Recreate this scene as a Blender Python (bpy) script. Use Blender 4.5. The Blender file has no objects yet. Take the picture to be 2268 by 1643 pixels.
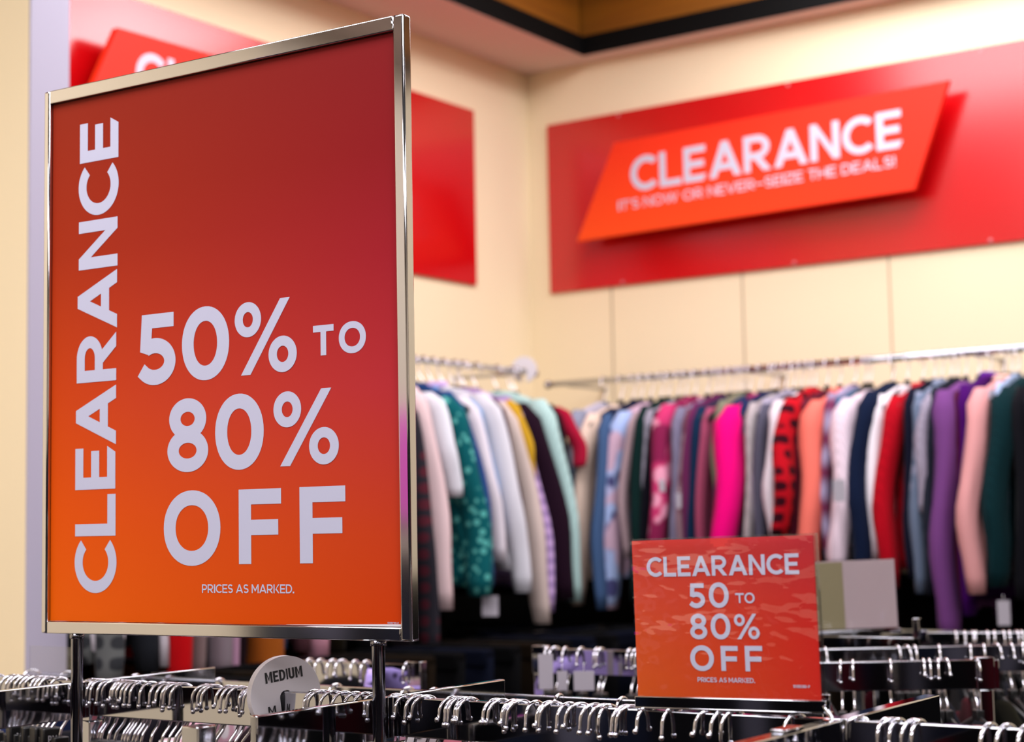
import bpy, bmesh, math, random
from mathutils import Vector, Matrix
from mathutils.geometry import tessellate_polygon
random.seed(7)
SC = bpy.context.scene
COL = SC.collection
PI = math.pi

# ------------------------------------------------------------------ camera
# Room frame: the wall with the big red sign is y=0, the left wall is x=0, the floor z=0.
FPX, W, H = 3732.6, 2268, 1643
CAM = Vector((3.348, -5.02, 1.52))
PITCH, ROLL, YAW = math.radians(5.3563), -0.0198, math.radians(34.41)
def _basis():
    c, s = math.cos(PITCH), math.sin(PITCH)
    right, down, fwd = Vector((1, 0, 0)), Vector((0, s, -c)), Vector((0, c, s))
    cr, sr = math.cos(ROLL), math.sin(ROLL)
    r2 = right * cr - down * sr
    d2 = right * sr + down * cr
    R = Matrix.Rotation(YAW, 3, 'Z')
    return R @ r2, R @ d2, R @ fwd
RT, DN, FW = _basis()
cam = bpy.data.cameras.new('camera'); camo = bpy.data.objects.new('camera', cam); COL.objects.link(camo)
m = Matrix.Identity(4)
for i in range(3):
    m[i][0], m[i][1], m[i][2], m[i][3] = RT[i], -DN[i], -FW[i], CAM[i]
camo.matrix_world = m
cam.sensor_width = 36.0; cam.sensor_fit = 'HORIZONTAL'; cam.lens = 36.0 * FPX / W
cam.dof.use_dof = True; cam.dof.focus_distance = 2.02; cam.dof.aperture_fstop = 4.3
cam.clip_start = 0.05
SC.camera = camo
def ray(x, y): return RT * ((x - W / 2) / FPX) + DN * ((y - H / 2) / FPX) + FW
def on(x, y, ax, val):                       # measured photo point -> point on the plane coordinate[ax] = val
    d = ray(x, y); return CAM + d * ((val - CAM[ax]) / d[ax])

# ------------------------------------------------------------------ helpers
def lin(c):
    if isinstance(c, str):
        c = c.lstrip('#'); c = [int(c[i:i + 2], 16) for i in (0, 2, 4)]
    return tuple(((v / 255) / 12.92 if v / 255 <= .04045 else ((v / 255 + .055) / 1.055) ** 2.4) for v in c) + (1.0,)

def mat(name, col, rough=.6, metal=0.0, spec=.5, coat=0.0):
    m = bpy.data.materials.new(name); m.use_nodes = True
    b = m.node_tree.nodes['Principled BSDF']
    b.inputs['Base Color'].default_value = lin(col) if not (isinstance(col, tuple) and len(col) == 4) else col
    b.inputs['Roughness'].default_value = rough; b.inputs['Metallic'].default_value = metal
    b.inputs['Specular IOR Level'].default_value = spec
    b.inputs['Coat Weight'].default_value = coat
    return m

def N(m, t, **kw):
    n = m.node_tree.nodes.new(t)
    for k, v in kw.items(): setattr(n, k, v)
    return n
def L(m, a, b): m.node_tree.links.new(a, b)

def tag(o, label=None, cat=None, group=None, kind=None):
    if label: o['label'] = label
    if cat: o['category'] = cat
    if group: o['group'] = group
    if kind: o['kind'] = kind
    return o

def obj(name, me, material=None, parent=None, loc=None, rot=None):
    o = bpy.data.objects.new(name, me); COL.objects.link(o)
    if material is not None and len(me.materials) == 0: me.materials.append(material)
    if parent: o.parent = parent
    if loc is not None: o.location = loc
    if rot is not None: o.rotation_euler = rot
    return o

def empty(name, loc=(0, 0, 0), rot=(0, 0, 0)):
    o = bpy.data.objects.new(name, None); COL.objects.link(o)
    o.location = loc; o.rotation_euler = rot; o.empty_display_size = .05
    return o

class MB:
    def __init__(s): s.v, s.f, s.smooth = [], [], []
    def add(s, vs, fs, smooth=False):
        b = len(s.v); s.v += [tuple(v) for v in vs]
        for f in fs: s.f.append(tuple(i + b for i in f)); s.smooth.append(smooth)
    def box(s, a, b):
        x0, y0, z0 = a; x1, y1, z1 = b
        s.add([(x0, y0, z0), (x1, y0, z0), (x1, y1, z0), (x0, y1, z0), (x0, y0, z1), (x1, y0, z1), (x1, y1, z1), (x0, y1, z1)],
              [(0, 3, 2, 1), (4, 5, 6, 7), (0, 1, 5, 4), (1, 2, 6, 5), (2, 3, 7, 6), (3, 0, 4, 7)])
    def rbox(s, a, b, r=.002, seg=2):                       # box with rounded edges
        bm = bmesh.new(); bmesh.ops.create_cube(bm, size=1)
        for v in bm.verts:
            for i in range(3): v.co[i] = a[i] + (v.co[i] + .5) * (b[i] - a[i])
        bmesh.ops.bevel(bm, geom=bm.edges[:], offset=r, segments=seg, profile=.5, affect='EDGES')
        bm.verts.index_update()
        bm.normal_update(); b0 = len(s.v); s.v += [tuple(v.co) for v in bm.verts]
        for f in bm.faces:
            s.f.append(tuple(v.index + b0 for v in f.verts)); s.smooth.append(max(abs(c) for c in f.normal) < .999)
        bm.free()
    def prism(s, loop, axis, a, b):                          # polygon extruded along an axis
        def P(p, t): q = list(p); q.insert(axis, t); return q
        n = len(loop)
        tri = tessellate_polygon([[Vector((p[0], p[1], 0)) for p in loop]])
        s.add([P(p, a) for p in loop] + [P(p, b) for p in loop],
              [tuple(t) for t in tri] + [tuple(i + n for i in reversed(t)) for t in tri] + [(i, (i + 1) % n, (i + 1) % n + n, i + n) for i in range(n)])
    def rings(s, rs, cap=True, smooth=True):
        n = len(rs[0]); vs = [p for r in rs for p in r]; fs = []
        for k in range(len(rs) - 1):
            for i in range(n):
                j = (i + 1) % n; fs.append((k * n + i, k * n + j, (k + 1) * n + j, (k + 1) * n + i))
        if cap:
            fs.append(tuple(reversed(range(n)))); fs.append(tuple((len(rs) - 1) * n + i for i in range(n)))
        s.add(vs, fs, smooth)
    def tube(s, pts, r, seg=10, ball=0):
        pts = [Vector(p) for p in pts]; rs = []; up = None
        for i, p in enumerate(pts):
            t = (pts[min(i + 1, len(pts) - 1)] - pts[max(i - 1, 0)]).normalized()
            if up is None:
                up = t.orthogonal().normalized()
            up = (up - t * up.dot(t)).normalized(); sd = t.cross(up)
            rr = r[i] if isinstance(r, (list, tuple)) else r
            rs.append([p + (up * math.cos(2 * PI * k / seg) + sd * math.sin(2 * PI * k / seg)) * rr for k in range(seg)])
        s.rings(rs)
    def sphere(s, c, r, n=10, m_=6):
        c = Vector(c); rs = []
        for i in range(1, m_):
            a = PI * i / m_
            rs.append([c + Vector((r * math.sin(a) * math.cos(2 * PI * k / n), r * math.sin(a) * math.sin(2 * PI * k / n), -r * math.cos(a))) for k in range(n)])
        s.rings(rs)
    def mesh(s, name='m'):
        me = bpy.data.meshes.new(name); me.from_pydata(s.v, [], s.f)
        me.polygons.foreach_set('use_smooth', s.smooth); me.update()
        bm = bmesh.new(); bm.from_mesh(me); bmesh.ops.recalc_face_normals(bm, faces=bm.faces[:]); bm.to_mesh(me); bm.free()
        return me
    def build(s, name, material, parent=None, loc=None, rot=None): return obj(name, s.mesh(name), material, parent, loc, rot)

def boxobj(name, a, b, material, parent=None, r=0):
    mb = MB()
    mb.rbox(a, b, r) if r else mb.box(a, b)
    return mb.build(name, material, parent)

# ------------------------------------------------------------------ lettering: geometric sans capitals drawn as outlines
def ell(cx, cy, rx, ry, a0=0, a1=360, n=48, e=2.0):
    out = []
    k = max(6, int(n * abs(a1 - a0) / 360))
    full = abs(a1 - a0) >= 359.9
    for i in range(k if full else k + 1):
        a = math.radians(a0 + (a1 - a0) * i / k); c, s = math.cos(a), math.sin(a)
        out.append((cx + rx * math.copysign(abs(c) ** (2 / e), c), cy + ry * math.copysign(abs(s) ** (2 / e), s)))
    return out
def ringp(cx, cy, rx, ry, sx, sy, e=2.0): return [ell(cx, cy, rx, ry, e=e), ell(cx, cy, rx - sx, ry - sy, e=e)]
def stroke(path, s):
    lft, rgt = [], []
    for i, p in enumerate(path):
        a, b = path[max(i - 1, 0)], path[min(i + 1, len(path) - 1)]
        dx, dy = b[0] - a[0], b[1] - a[1]; l = math.hypot(dx, dy) or 1
        nx, ny = -dy / l * s / 2, dx / l * s / 2
        lft.append((p[0] + nx, p[1] + ny)); rgt.append((p[0] - nx, p[1] - ny))
    return [lft + rgt[::-1]]
def rect(x0, y0, x1, y1): return [[(x0, y0), (x1, y0), (x1, y1), (x0, y1)]]
def bowl(w, h, y0, s, t, xa):                 # stem-attached bowl from y0 to h, right extent w
    cy, ry = (y0 + h) / 2, (h - y0) / 2
    outer = [(0, y0)] + ell(xa, cy, w - xa, ry, -90, 90) + [(0, h)]
    inner = [(s, y0 + t)] + ell(xa, cy, w - xa - s, ry - t, -90, 90) + [(s, h - t)]
    return [outer, inner]
def glyph(ch, w, h, s, slant=False):
    t = s * .94
    if ch in 'O0': return [ringp(w / 2, h / 2, w / 2, h / 2, s * (1.02), t, 2.08)]
    if ch == 'C':
        rx = w / 1.72; a = 44
        return [[ell(rx, h / 2, rx, h / 2, a, 360 - a, 60) + ell(rx, h / 2, rx - s, h / 2 - t, 360 - a - 2, a + 2, 60)]]
    if ch == 'I': return [rect(0, 0, w, h)]
    if ch == 'L': return [[[(0, 0), (w, 0), (w, t), (s, t), (s, h), (0, h)]]]
    if ch == 'E':
        k = t * .55 if slant else 0
        b = w * .97 if slant else w
        return [[[(0, 0), (w - k, 0), (w, t), (s, t), (s, h / 2 - t / 2), (w * .9, h / 2 - t / 2), (w * .9, h / 2 + t / 2), (s, h / 2 + t / 2), (s, h - t), (b, h - t), (b, h), (0, h)]]]
    if ch == 'F': return [[[(0, 0), (s, 0), (s, h * .385), (w * .93, h * .385), (w * .93, h * .385 + t), (s, h * .385 + t), (s, h - t), (w, h - t), (w, h), (0, h)]]]
    if ch == 'T': return [[[(w / 2 - s / 2, 0), (w / 2 + s / 2, 0), (w / 2 + s / 2, h - t), (w, h - t), (w, h), (0, h), (0, h - t), (w / 2 - s / 2, h - t)]]]
    if ch == 'H': return [[[(0, 0), (s, 0), (s, h / 2 - t / 2), (w - s, h / 2 - t / 2), (w - s, 0), (w, 0), (w, h), (w - s, h), (w - s, h / 2 + t / 2), (s, h / 2 + t / 2), (s, h), (0, h)]]]
    if ch == 'A':
        b, tp = s * 1.12, s * 1.02
        k = (w / 2 - tp / 2) / h; c0, c1 = h * .2, h * .2 + t
        ya = (w / 2 - b) / k
        return [[[(0, 0), (b, 0), (b + k * c0, c0), (w - b - k * c0, c0), (w - b, 0), (w, 0), (w / 2 + tp / 2, h), (w / 2 - tp / 2, h)],
                 [(b + k * c1, c1), (w - b - k * c1, c1), (w / 2, ya)]]]
    if ch == 'N':
        e = s * .95; y1 = h - (w - s - e) * h / (w - e)
        return [[[(0, 0), (s, 0), (s, h - y1), (w - e, 0), (w, 0), (w, h), (w - s, h), (w - s, y1), (e, h), (0, h)]]]
    if ch == 'M':
        e, yv, yl = s * 1.05, h * .42, h * .13
        m_ = (h - yv) / (w / 2 - e)
        return [[[(0, 0), (s, 0), (s, yl + m_ * (w / 2 - s)), (w / 2, yl), (w - s, yl + m_ * (w / 2 - s)), (w - s, 0), (w, 0), (w, h), (w - e, h), (w / 2, yv), (e, h), (0, h)]]]
    if ch == 'V':
        e = s * 1.15; return [[[(w / 2 - e / 2, 0), (w / 2 + e / 2, 0), (w, h), (w - e, h), (w / 2, e * .9), (e, h), (0, h)]]]
    if ch == 'W':
        q = w * .27; e = s
        return [[[(q - e / 2, 0), (q + e / 2, 0), (w / 2, h * .72), (w - q - e / 2, 0), (w - q + e / 2, 0), (w, h), (w - e, h), (w - q, e * 1.3), (w / 2 + e * .45, h), (w / 2 - e * .45, h), (q, e * 1.3), (e, h), (0, h)]]]
    if ch == 'Z': return [[[(0, 0), (w, 0), (w, t), (s * 1.3, t), (w, h - t), (w, h), (0, h), (0, h - t), (w - s * 1.3, h - t), (0, t)]]]
    if ch == 'K': return [rect(0, 0, s, h), [[(s, h * .22), (w - s * 1.25, h), (w, h), (w * .52, h * .52), (w, 0), (w - s * 1.25, 0), (w * .36, h * .42), (s, h * .24 - 0)]]]
    if ch == 'P': return [rect(0, 0, s, h), bowl(w, h, h * .33, s, t, w * .5)]
    if ch == 'R': return [rect(0, 0, s, h), bowl(w * .96, h, h * .335, s, t, w * .5), [[(w * .36, h * .36), (w - s * 1.2, 0), (w, 0), (w * .62, h * .40)]]]
    if ch == 'D': return [bowl(w, h, 0, s, t, w * .45)]
    if ch == 'B': return [bowl(w * .93, h, h * .5 - t / 2, s, t, w * .5), bowl(w, h * .5 + t / 2, 0, s, t, w * .5)]
    if ch == 'U':
        r = w / 2 - s / 2; return [stroke([(s / 2, h), (s / 2, h * .6)] + ell(w / 2, r + s / 2, r, r, 180, 360, 40) + [(w - s / 2, h * .6), (w - s / 2, h)], s)]
    if ch == 'S':
        rx, ry = w / 2 - s / 2, (h - t) / 4
        up = ell(w / 2, h - t / 2 - ry, rx * .94, ry, 28, 270, 60); lo = ell(w / 2, t / 2 + ry, rx, ry, 90, -150, 60)
        return [stroke(up + lo[1:], s)]
    if ch == '8': return [ringp(w / 2, h * .72, w * .455, h * .28, s, t * .93), ringp(w / 2, h * .29, w * .5, h * .29, s, t * .93)]
    if ch == '5':
        rx, ry = w * .53 - s / 2, h * .325 - t / 2
        bw = ell(w * .47, h * .325, rx, ry, 126, -138, 60)
        ex, ey = bw[-1][0] - bw[-2][0], bw[-1][1] - bw[-2][1]; el = math.hypot(ex, ey); bw.append((bw[-1][0] + ex / el * w * .09, bw[-1][1] + ey / el * w * .09))
        return [[[(w * .13, h - t), (w * .13, h), (w * .95, h), (w * .95, h - t)]],
                [[(w * .085, h * .475), (w * .13, h), (w * .13 + s, h), (w * .085 + s, h * .58)] + [(w * .47 + (rx + dr * s / 2) * math.cos(math.radians(g_)), h * .325 + (ry + dr * s / 2) * math.sin(math.radians(g_))) for g_, dr in ((112, .6), (112, -.98), (127, -1.0))]],
                stroke(bw, s)]
    if ch == '%':
        q = s * .68
        return [[[(.1 * w, 0), (.256 * w, 0), (.894 * w, h), (.74 * w, h)]],
                ringp(.2165 * w, .755 * h, .2165 * w, .24 * h, q, q * .93), ringp(.775 * w, .245 * h, .225 * w, .245 * h, q, q * .93)]
    if ch == '1': return [[[(w * .5, 0), (w * .5 + s, 0), (w * .5 + s, h), (w * .5 + s * .2, h), (0, h * .82), (s * .2, h * .7), (w * .5, h * .82)]]]
    if ch == '3': return [stroke(ell(w * .45, h * .74, w * .45 - s / 2, h * .26 - t / 2, 140, -90, 40) + ell(w * .45, h * .26, w * .55 - s / 2, h * .26 - t / 2, 90, -140, 40), s)]
    if ch == '.': return [rect(0, 0, w, s * 1.15)]
    if ch == '!': return [rect(0, h * .34, s * 1.1, h), rect(0, 0, s * 1.1, s * 1.1)]
    if ch == "'": return [rect(0, h * .64, s, h)]
    if ch == '-': return [rect(0, h * .36, w, h * .36 + t)]
    return []
WID = dict(C=.925, L=.74, E=.76, A=1.06, R=.877, N=.895, O=1.1, P=.8, I=.21, S=.75, M=1.05, K=.88, D=.9, T=.78, W=1.45, V=1.0, Z=.8, H=.88, U=.85, B=.85)
WID.update({'.': .22, '!': .22, "'": .2, '-': .8, ' ': .3, '0': .8, '1': .45, '3': .72, '8': .72, '5': .72, 'F': .72, '%': 1.1})

def letters(items, name, material, parent, frame):
    """items: (char, x0, x1, y0, y1, stroke, slant); frame(x, y, lift) -> point in the parent's space"""
    mb = MB()
    for n_, it in enumerate(items):
        ch, x0, x1, y0, y1, s = it[:6]; sl = it[6] if len(it) > 6 else False
        for i, loops in enumerate(glyph(ch, x1 - x0, y1 - y0, s, sl)):
            vl = [[Vector((x0 + p[0], y0 + p[1], 0)) for p in lp] for lp in loops]
            tri = tessellate_polygon(vl); flat = [v for lp in vl for v in lp]
            mb.add([frame(v.x, v.y, .0003 + i * .00005) for v in flat], [tuple(t) for t in tri])
    return obj(name, mb.mesh(name), material, parent)
def layout(txt, x0, x1, y0, y1, sr=.18, gap=.085):
    h = y1 - y0; adv = []; x = 0
    wd = lambda c: (max(WID[c], sr + .02) if c in "I.!'" else WID[c])
    for c in txt:
        if c != ' ': adv.append((c, x, x + wd(c)))
        x += wd(c) + gap
    tot = x - gap; k = (x1 - x0) / tot
    return [(c, x0 + a * k, x0 + b * k, y0, y1, sr * h, False) for c, a, b in adv]

# ------------------------------------------------------------------ materials
CHROME = mat('chrome', '#d0cfd2', .09, 1.0)
POSTM = mat('dark_polished_steel', '#7c7d86', .1, 1.0)
CHROME2 = mat('rail_chrome', '#b9bac0', .05, 1.0)
WIRE = mat('hook_wire', '#dddce4', .12, 1.0)
BLACKP = mat('black_plastic', '#0b0b0d', .42)
LETTER = mat('white_print', '#b3b4c9', .5, 0, .3)
LETTERB = mat('white_board_lettering', '#c8c6d8', .5, 0, .3)
LETTER2 = mat('white_print_on_pocket', '#d0d2ea', .5, 0, .3)
WHITEP = mat('white_plastic', '#d9d4da', .45)
BLKINK = mat('black_print', '#141418', .6)

def gradient_print(name, left, right, gloss=.5, spec=.4):
    m = mat(name, '#ffffff', gloss, 0, spec); b = m.node_tree.nodes['Principled BSDF']
    tc = N(m, 'ShaderNodeTexCoord'); sp = N(m, 'ShaderNodeSeparateXYZ'); L(m, tc.outputs['Generated'], sp.inputs[0])
    rr = []
    for st in (left, right):
        r = N(m, 'ShaderNodeValToRGB'); el = r.color_ramp.elements
        el[0].position, el[0].color = st[0][0], lin(st[0][1]); el[1].position, el[1].color = st[-1][0], lin(st[-1][1])
        for p, c in st[1:-1]: e = el.new(p); e.color = lin(c)
        L(m, sp.outputs['Z'], r.inputs[0]); rr.append(r)
    mx = N(m, 'ShaderNodeMix', data_type='RGBA'); L(m, sp.outputs['X'], mx.inputs[0])
    L(m, rr[0].outputs[0], mx.inputs[6]); L(m, rr[1].outputs[0], mx.inputs[7])
    L(m, mx.outputs[2], b.inputs['Base Color'])
    return m

def noisy(m, col, amt=.06, scale=8.0, coord='Object', bump=0.0):
    b = m.node_tree.nodes['Principled BSDF']
    tc = N(m, 'ShaderNodeTexCoord'); nz = N(m, 'ShaderNodeTexNoise'); nz.inputs['Scale'].default_value = scale
    L(m, tc.outputs[coord], nz.inputs['Vector'])
    mx = N(m, 'ShaderNodeMix', data_type='RGBA'); c = lin(col)
    mx.inputs[6].default_value = tuple(v * (1 - amt) for v in c[:3]) + (1,); mx.inputs[7].default_value = tuple(min(1, v * (1 + amt)) for v in c[:3]) + (1,)
    L(m, nz.outputs[0], mx.inputs[0]); L(m, mx.outputs[2], b.inputs['Base Color'])
    if bump:
        bp = N(m, 'ShaderNodeBump'); bp.inputs['Strength'].default_value = bump; bp.inputs['Distance'].default_value = .002
        L(m, nz.outputs[0], bp.inputs['Height']); L(m, bp.outputs[0], b.inputs['Normal'])
    return m
WALL = noisy(mat('cream_wall_paint', '#f0dfbc', .75, 0, .3), '#f0dfbc', .02, 3.0)
SHOPWALL = mat('shop_grey_wall', '#d8cbb4', .8, 0, .2)
def dark_reflection():                                   # clothing-coloured patches for unseen dark panels, added to shape the chrome's reflections
    m = mat('dark_reflection_panel', '#141216', .9, 0, .1); b = m.node_tree.nodes['Principled BSDF']
    tc = N(m, 'ShaderNodeTexCoord'); mp = N(m, 'ShaderNodeMapping'); mp.inputs['Scale'].default_value = (3.2, 3.2, .9)
    vo = N(m, 'ShaderNodeTexVoronoi'); vo.inputs['Scale'].default_value = 1.0
    r = N(m, 'ShaderNodeValToRGB'); r.color_ramp.interpolation = 'CONSTANT'; e = r.color_ramp.elements
    e[0].position, e[0].color = 0, lin('#08080b'); e[1].position, e[1].color = .9, lin('#5c5a66')
    for p, c in ((.3, '#101626'), (.45, '#08070a'), (.6, '#4c0a16'), (.68, '#161418'), (.82, '#24303e')): x = e.new(p); x.color = lin(c)
    sp = N(m, 'ShaderNodeSeparateXYZ'); L(m, tc.outputs['Object'], mp.inputs[0]); L(m, mp.outputs[0], vo.inputs['Vector']); L(m, vo.outputs['Color'], sp.inputs[0])
    L(m, sp.outputs['X'], r.inputs[0]); L(m, r.outputs[0], b.inputs['Base Color'])
    return m
REFLECTPANEL = dark_reflection()
SOFFIT = noisy(mat('soffit_paint', '#e6d2cc', .8, 0, .2), '#e6d2cc', .02, 3.0)
FLOOR = noisy(mat('grey_carpet', '#2c292a', .95, 0, .1), '#2c292a', .25, 60.0)
FASCIA = mat('black_fascia', '#040404', .7, 0, .15)
BASEPANEL = mat('black_slat_panel', '#050506', .8, 0, .1)
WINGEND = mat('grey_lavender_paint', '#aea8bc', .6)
GROOVE = mat('panel_groove', '#b8a98c', .8)

def wood():
    m = mat('brown_wood_panel', '#6a3c12', .5); b = m.node_tree.nodes['Principled BSDF']
    tc = N(m, 'ShaderNodeTexCoord'); mp = N(m, 'ShaderNodeMapping'); mp.inputs['Scale'].default_value = (1.2, 1.2, 14)
    nz = N(m, 'ShaderNodeTexNoise'); nz.inputs['Scale'].default_value = 2.0
    L(m, tc.outputs['Object'], mp.inputs[0]); L(m, mp.outputs[0], nz.inputs['Vector'])
    r = N(m, 'ShaderNodeValToRGB'); r.color_ramp.elements[0].color = lin('#7a4408'); r.color_ramp.elements[1].color = lin('#b06c10')
    L(m, nz.outputs[0], r.inputs[0]); L(m, r.outputs[0], b.inputs['Base Color'])
    return m
WOOD = wood()

def _dark(name, col): return mat(name, col, 1.0, 0, .05)
def fabric(name, col, pat='plain', c2=None, c3=None):
    m = mat(name, col, .95, 0, .06); b = m.node_tree.nodes['Principled BSDF']
    tc = N(m, 'ShaderNodeTexCoord')
    fd = lambda c: tuple(v * (.74 + .34 * sum(lin(c)[:3]) / 3) for v in lin(c)[:3]) + (1,)
    base = fd(col); c2 = fd(c2) if c2 else tuple(v * .8 for v in base[:3]) + (1,); c3 = fd(c3) if c3 else base
    mx = N(m, 'ShaderNodeMix', data_type='RGBA'); mx.inputs[6].default_value = base; mx.inputs[7].default_value = c2
    if pat == 'plain':
        n = N(m, 'ShaderNodeTexNoise'); n.inputs['Scale'].default_value = 9; fac = n.outputs[0]
        mx.inputs[7].default_value = tuple(v * .86 for v in base[:3]) + (1,)
        L(m, tc.outputs['Object'], n.inputs['Vector']); L(m, fac, mx.inputs[0]); out = mx.outputs[2]
    elif pat in ('spots', 'floral'):
        n = N(m, 'ShaderNodeTexVoronoi'); n.inputs['Scale'].default_value = 38 if pat == 'spots' else 15
        L(m, tc.outputs['Object'], n.inputs['Vector'])
        r = N(m, 'ShaderNodeValToRGB'); r.color_ramp.interpolation = 'LINEAR'
        r.color_ramp.elements[0].position, r.color_ramp.elements[1].position = (.28, .4) if pat == 'spots' else (.35, .5)
        r.color_ramp.elements[0].color = (1, 1, 1, 1); r.color_ramp.elements[1].color = (0, 0, 0, 1)
        L(m, n.outputs['Distance'], r.inputs[0]); L(m, r.outputs[0], mx.inputs[0]); out = mx.outputs[2]
        if pat == 'floral':
            n2 = N(m, 'ShaderNodeTexNoise'); n2.inputs['Scale'].default_value = 7; L(m, tc.outputs['Object'], n2.inputs['Vector'])
            r2 = N(m, 'ShaderNodeValToRGB'); r2.color_ramp.elements[0].position, r2.color_ramp.elements[1].position = .5, .56
            m2 = N(m, 'ShaderNodeMix', data_type='RGBA'); m2.inputs[7].default_value = c3
            L(m, n2.outputs[0], r2.inputs[0]); L(m, r2.outputs[0], m2.inputs[0]); L(m, out, m2.inputs[6]); out = m2.outputs[2]
    elif pat == 'bands':                       # wide soft horizontal bands down the garment
        w = N(m, 'ShaderNodeTexWave', bands_direction='Z'); w.inputs['Scale'].default_value = 3.2; w.inputs['Distortion'].default_value = 1.5
        L(m, tc.outputs['Object'], w.inputs['Vector']); L(m, w.outputs['Fac'], mx.inputs[0]); out = mx.outputs[2]
    elif pat == 'quilt':
        w = N(m, 'ShaderNodeTexWave', bands_direction='Z'); w.inputs['Scale'].default_value = 9
        L(m, tc.outputs['Object'], w.inputs['Vector']); L(m, w.outputs['Fac'], mx.inputs[0]); out = mx.outputs[2]
    elif pat == 'plaid':
        w = N(m, 'ShaderNodeTexWave', bands_direction='Z'); w.inputs['Scale'].default_value = 7
        w2 = N(m, 'ShaderNodeTexWave', bands_direction='X'); w2.inputs['Scale'].default_value = 7
        L(m, tc.outputs['Object'], w.inputs['Vector']); L(m, tc.outputs['Object'], w2.inputs['Vector'])
        mt = N(m, 'ShaderNodeMath', operation='MULTIPLY'); L(m, w.outputs['Fac'], mt.inputs[0]); L(m, w2.outputs['Fac'], mt.inputs[1])
        r = N(m, 'ShaderNodeValToRGB'); r.color_ramp.elements[0].position, r.color_ramp.elements[1].position = .2, .4
        L(m, mt.outputs[0], r.inputs[0]); L(m, r.outputs[0], mx.inputs[0]); out = mx.outputs[2]
    else:                                       # rib: fine vertical ribs
        w = N(m, 'ShaderNodeTexWave', bands_direction='X'); w.inputs['Scale'].default_value = 40
        L(m, tc.outputs['Object'], w.inputs['Vector']); L(m, w.outputs['Fac'], mx.inputs[0]); out = mx.outputs[2]
        mx.inputs[7].default_value = tuple(v * .75 for v in base[:3]) + (1,)
    L(m, out, b.inputs['Base Color'])
    b.inputs['Sheen Weight'].default_value = .02
    return m

def clear_film(name, tint=(1, 1, 1, 1), gain=1.0, wavy=0.0, rough=.03):
    m = bpy.data.materials.new(name); m.use_nodes = True; nt = m.node_tree; nt.nodes.clear()
    out = N(m, 'ShaderNodeOutputMaterial'); tr = N(m, 'ShaderNodeBsdfTransparent'); gl = N(m, 'ShaderNodeBsdfGlossy'); mx = N(m, 'ShaderNodeMixShader')
    tr.inputs[0].default_value = tint; gl.inputs['Roughness'].default_value = rough
    fr = N(m, 'ShaderNodeLayerWeight'); fr.inputs[0].default_value = .5
    pw = N(m, 'ShaderNodeMath', operation='POWER'); pw.inputs[1].default_value = 4.0
    ma = N(m, 'ShaderNodeMath', operation='MULTIPLY_ADD'); ma.inputs[1].default_value = .6; ma.inputs[2].default_value = .045 * gain; ma.use_clamp = True
    L(m, fr.outputs['Facing'], pw.inputs[0]); L(m, pw.outputs[0], ma.inputs[0]); L(m, ma.outputs[0], mx.inputs[0]); L(m, tr.outputs[0], mx.inputs[1]); L(m, gl.outputs[0], mx.inputs[2]); L(m, mx.outputs[0], out.inputs[0])
    if wavy:
        tc = N(m, 'ShaderNodeTexCoord'); mp = N(m, 'ShaderNodeMapping'); mp.inputs['Scale'].default_value = (9, 9, 22); mp.inputs['Rotation'].default_value = (0, .35, 0)
        nz = N(m, 'ShaderNodeTexNoise'); nz.inputs['Scale'].default_value = 1.0; nz.inputs['Detail'].default_value = 3
        bp = N(m, 'ShaderNodeBump'); bp.inputs['Strength'].default_value = wavy; bp.inputs['Distance'].default_value = .01
        L(m, tc.outputs['Object'], mp.inputs[0]); L(m, mp.outputs[0], nz.inputs['Vector']); L(m, nz.outputs[0], bp.inputs['Height'])
        L(m, bp.outputs[0], gl.inputs['Normal']); L(m, bp.outputs[0], fr.inputs['Normal'])
    return m
POCKET = clear_film('clear_plastic_pocket', (1, 1, 1, 1), 3.4, .38, .05)
ACRYL = clear_film('clear_acrylic', (.93, .94, .95, 1), 1.3, 0, .03)

# ------------------------------------------------------------------ the room
ZC = 3.17                                        # soffit
XR, YF = 8.0, -10.0                              # the unseen far walls of the shop
def struct(o): return tag(o, kind='structure')
struct(boxobj('floor', (-.1, YF, -.05), (XR, .1, 0), FLOOR))
struct(boxobj('wall_back', (-.1, 0, 0), (XR, .1, 4.2), WALL))
struct(boxobj('wall_left', (-.1, -6.0, 0), (0, 0, 4.2), WALL))
struct(boxobj('wall_left_far', (-.1, YF, 0), (0, -6.0, 4.2), SHOPWALL))
struct(boxobj('wall_base_far', (0, YF, 0), (.05, -5.9, 1.45), REFLECTPANEL))  # unseen dark panels on three walls, added for the chrome to mirror
struct(boxobj('wall_base_front', (.05, YF, 0), (XR, YF + .05, 1.15), REFLECTPANEL))
struct(boxobj('wall_base_right', (XR - .05, YF, 0), (XR, 0, 1.6), REFLECTPANEL))
struct(boxobj('wall_right', (XR, YF, 0), (XR + .1, .1, 4.2), SHOPWALL))
struct(boxobj('wall_front', (-.1, YF - .1, 0), (XR + .1, YF, 4.2), SHOPWALL))
SX, SY = .295, -.081                             # edge of the soffit
DARKCEIL = mat('dark_ceiling', '#3a2a1c', .8)
struct(boxobj('ceiling', (0, YF, 4.0), (XR, 0, 4.1), DARKCEIL))
struct(boxobj('trim_1', (0, YF, ZC), (SX, 0, ZC + .05), SOFFIT))
struct(boxobj('trim_2', (SX, SY, ZC), (XR, 0, ZC + .05), SOFFIT))
struct(boxobj('trim_3', (SX - .004, YF, ZC + .001), (SX + .002, SY, ZC + .072), FASCIA))
struct(boxobj('trim_4', (SX - .004, SY - .002, ZC + .001), (XR, SY + .004, ZC + .072), FASCIA))
struct(boxobj('wall_recess_left', (SX - .05, YF, ZC + .05), (SX - .012, SY, 4.0), WOOD))
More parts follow.
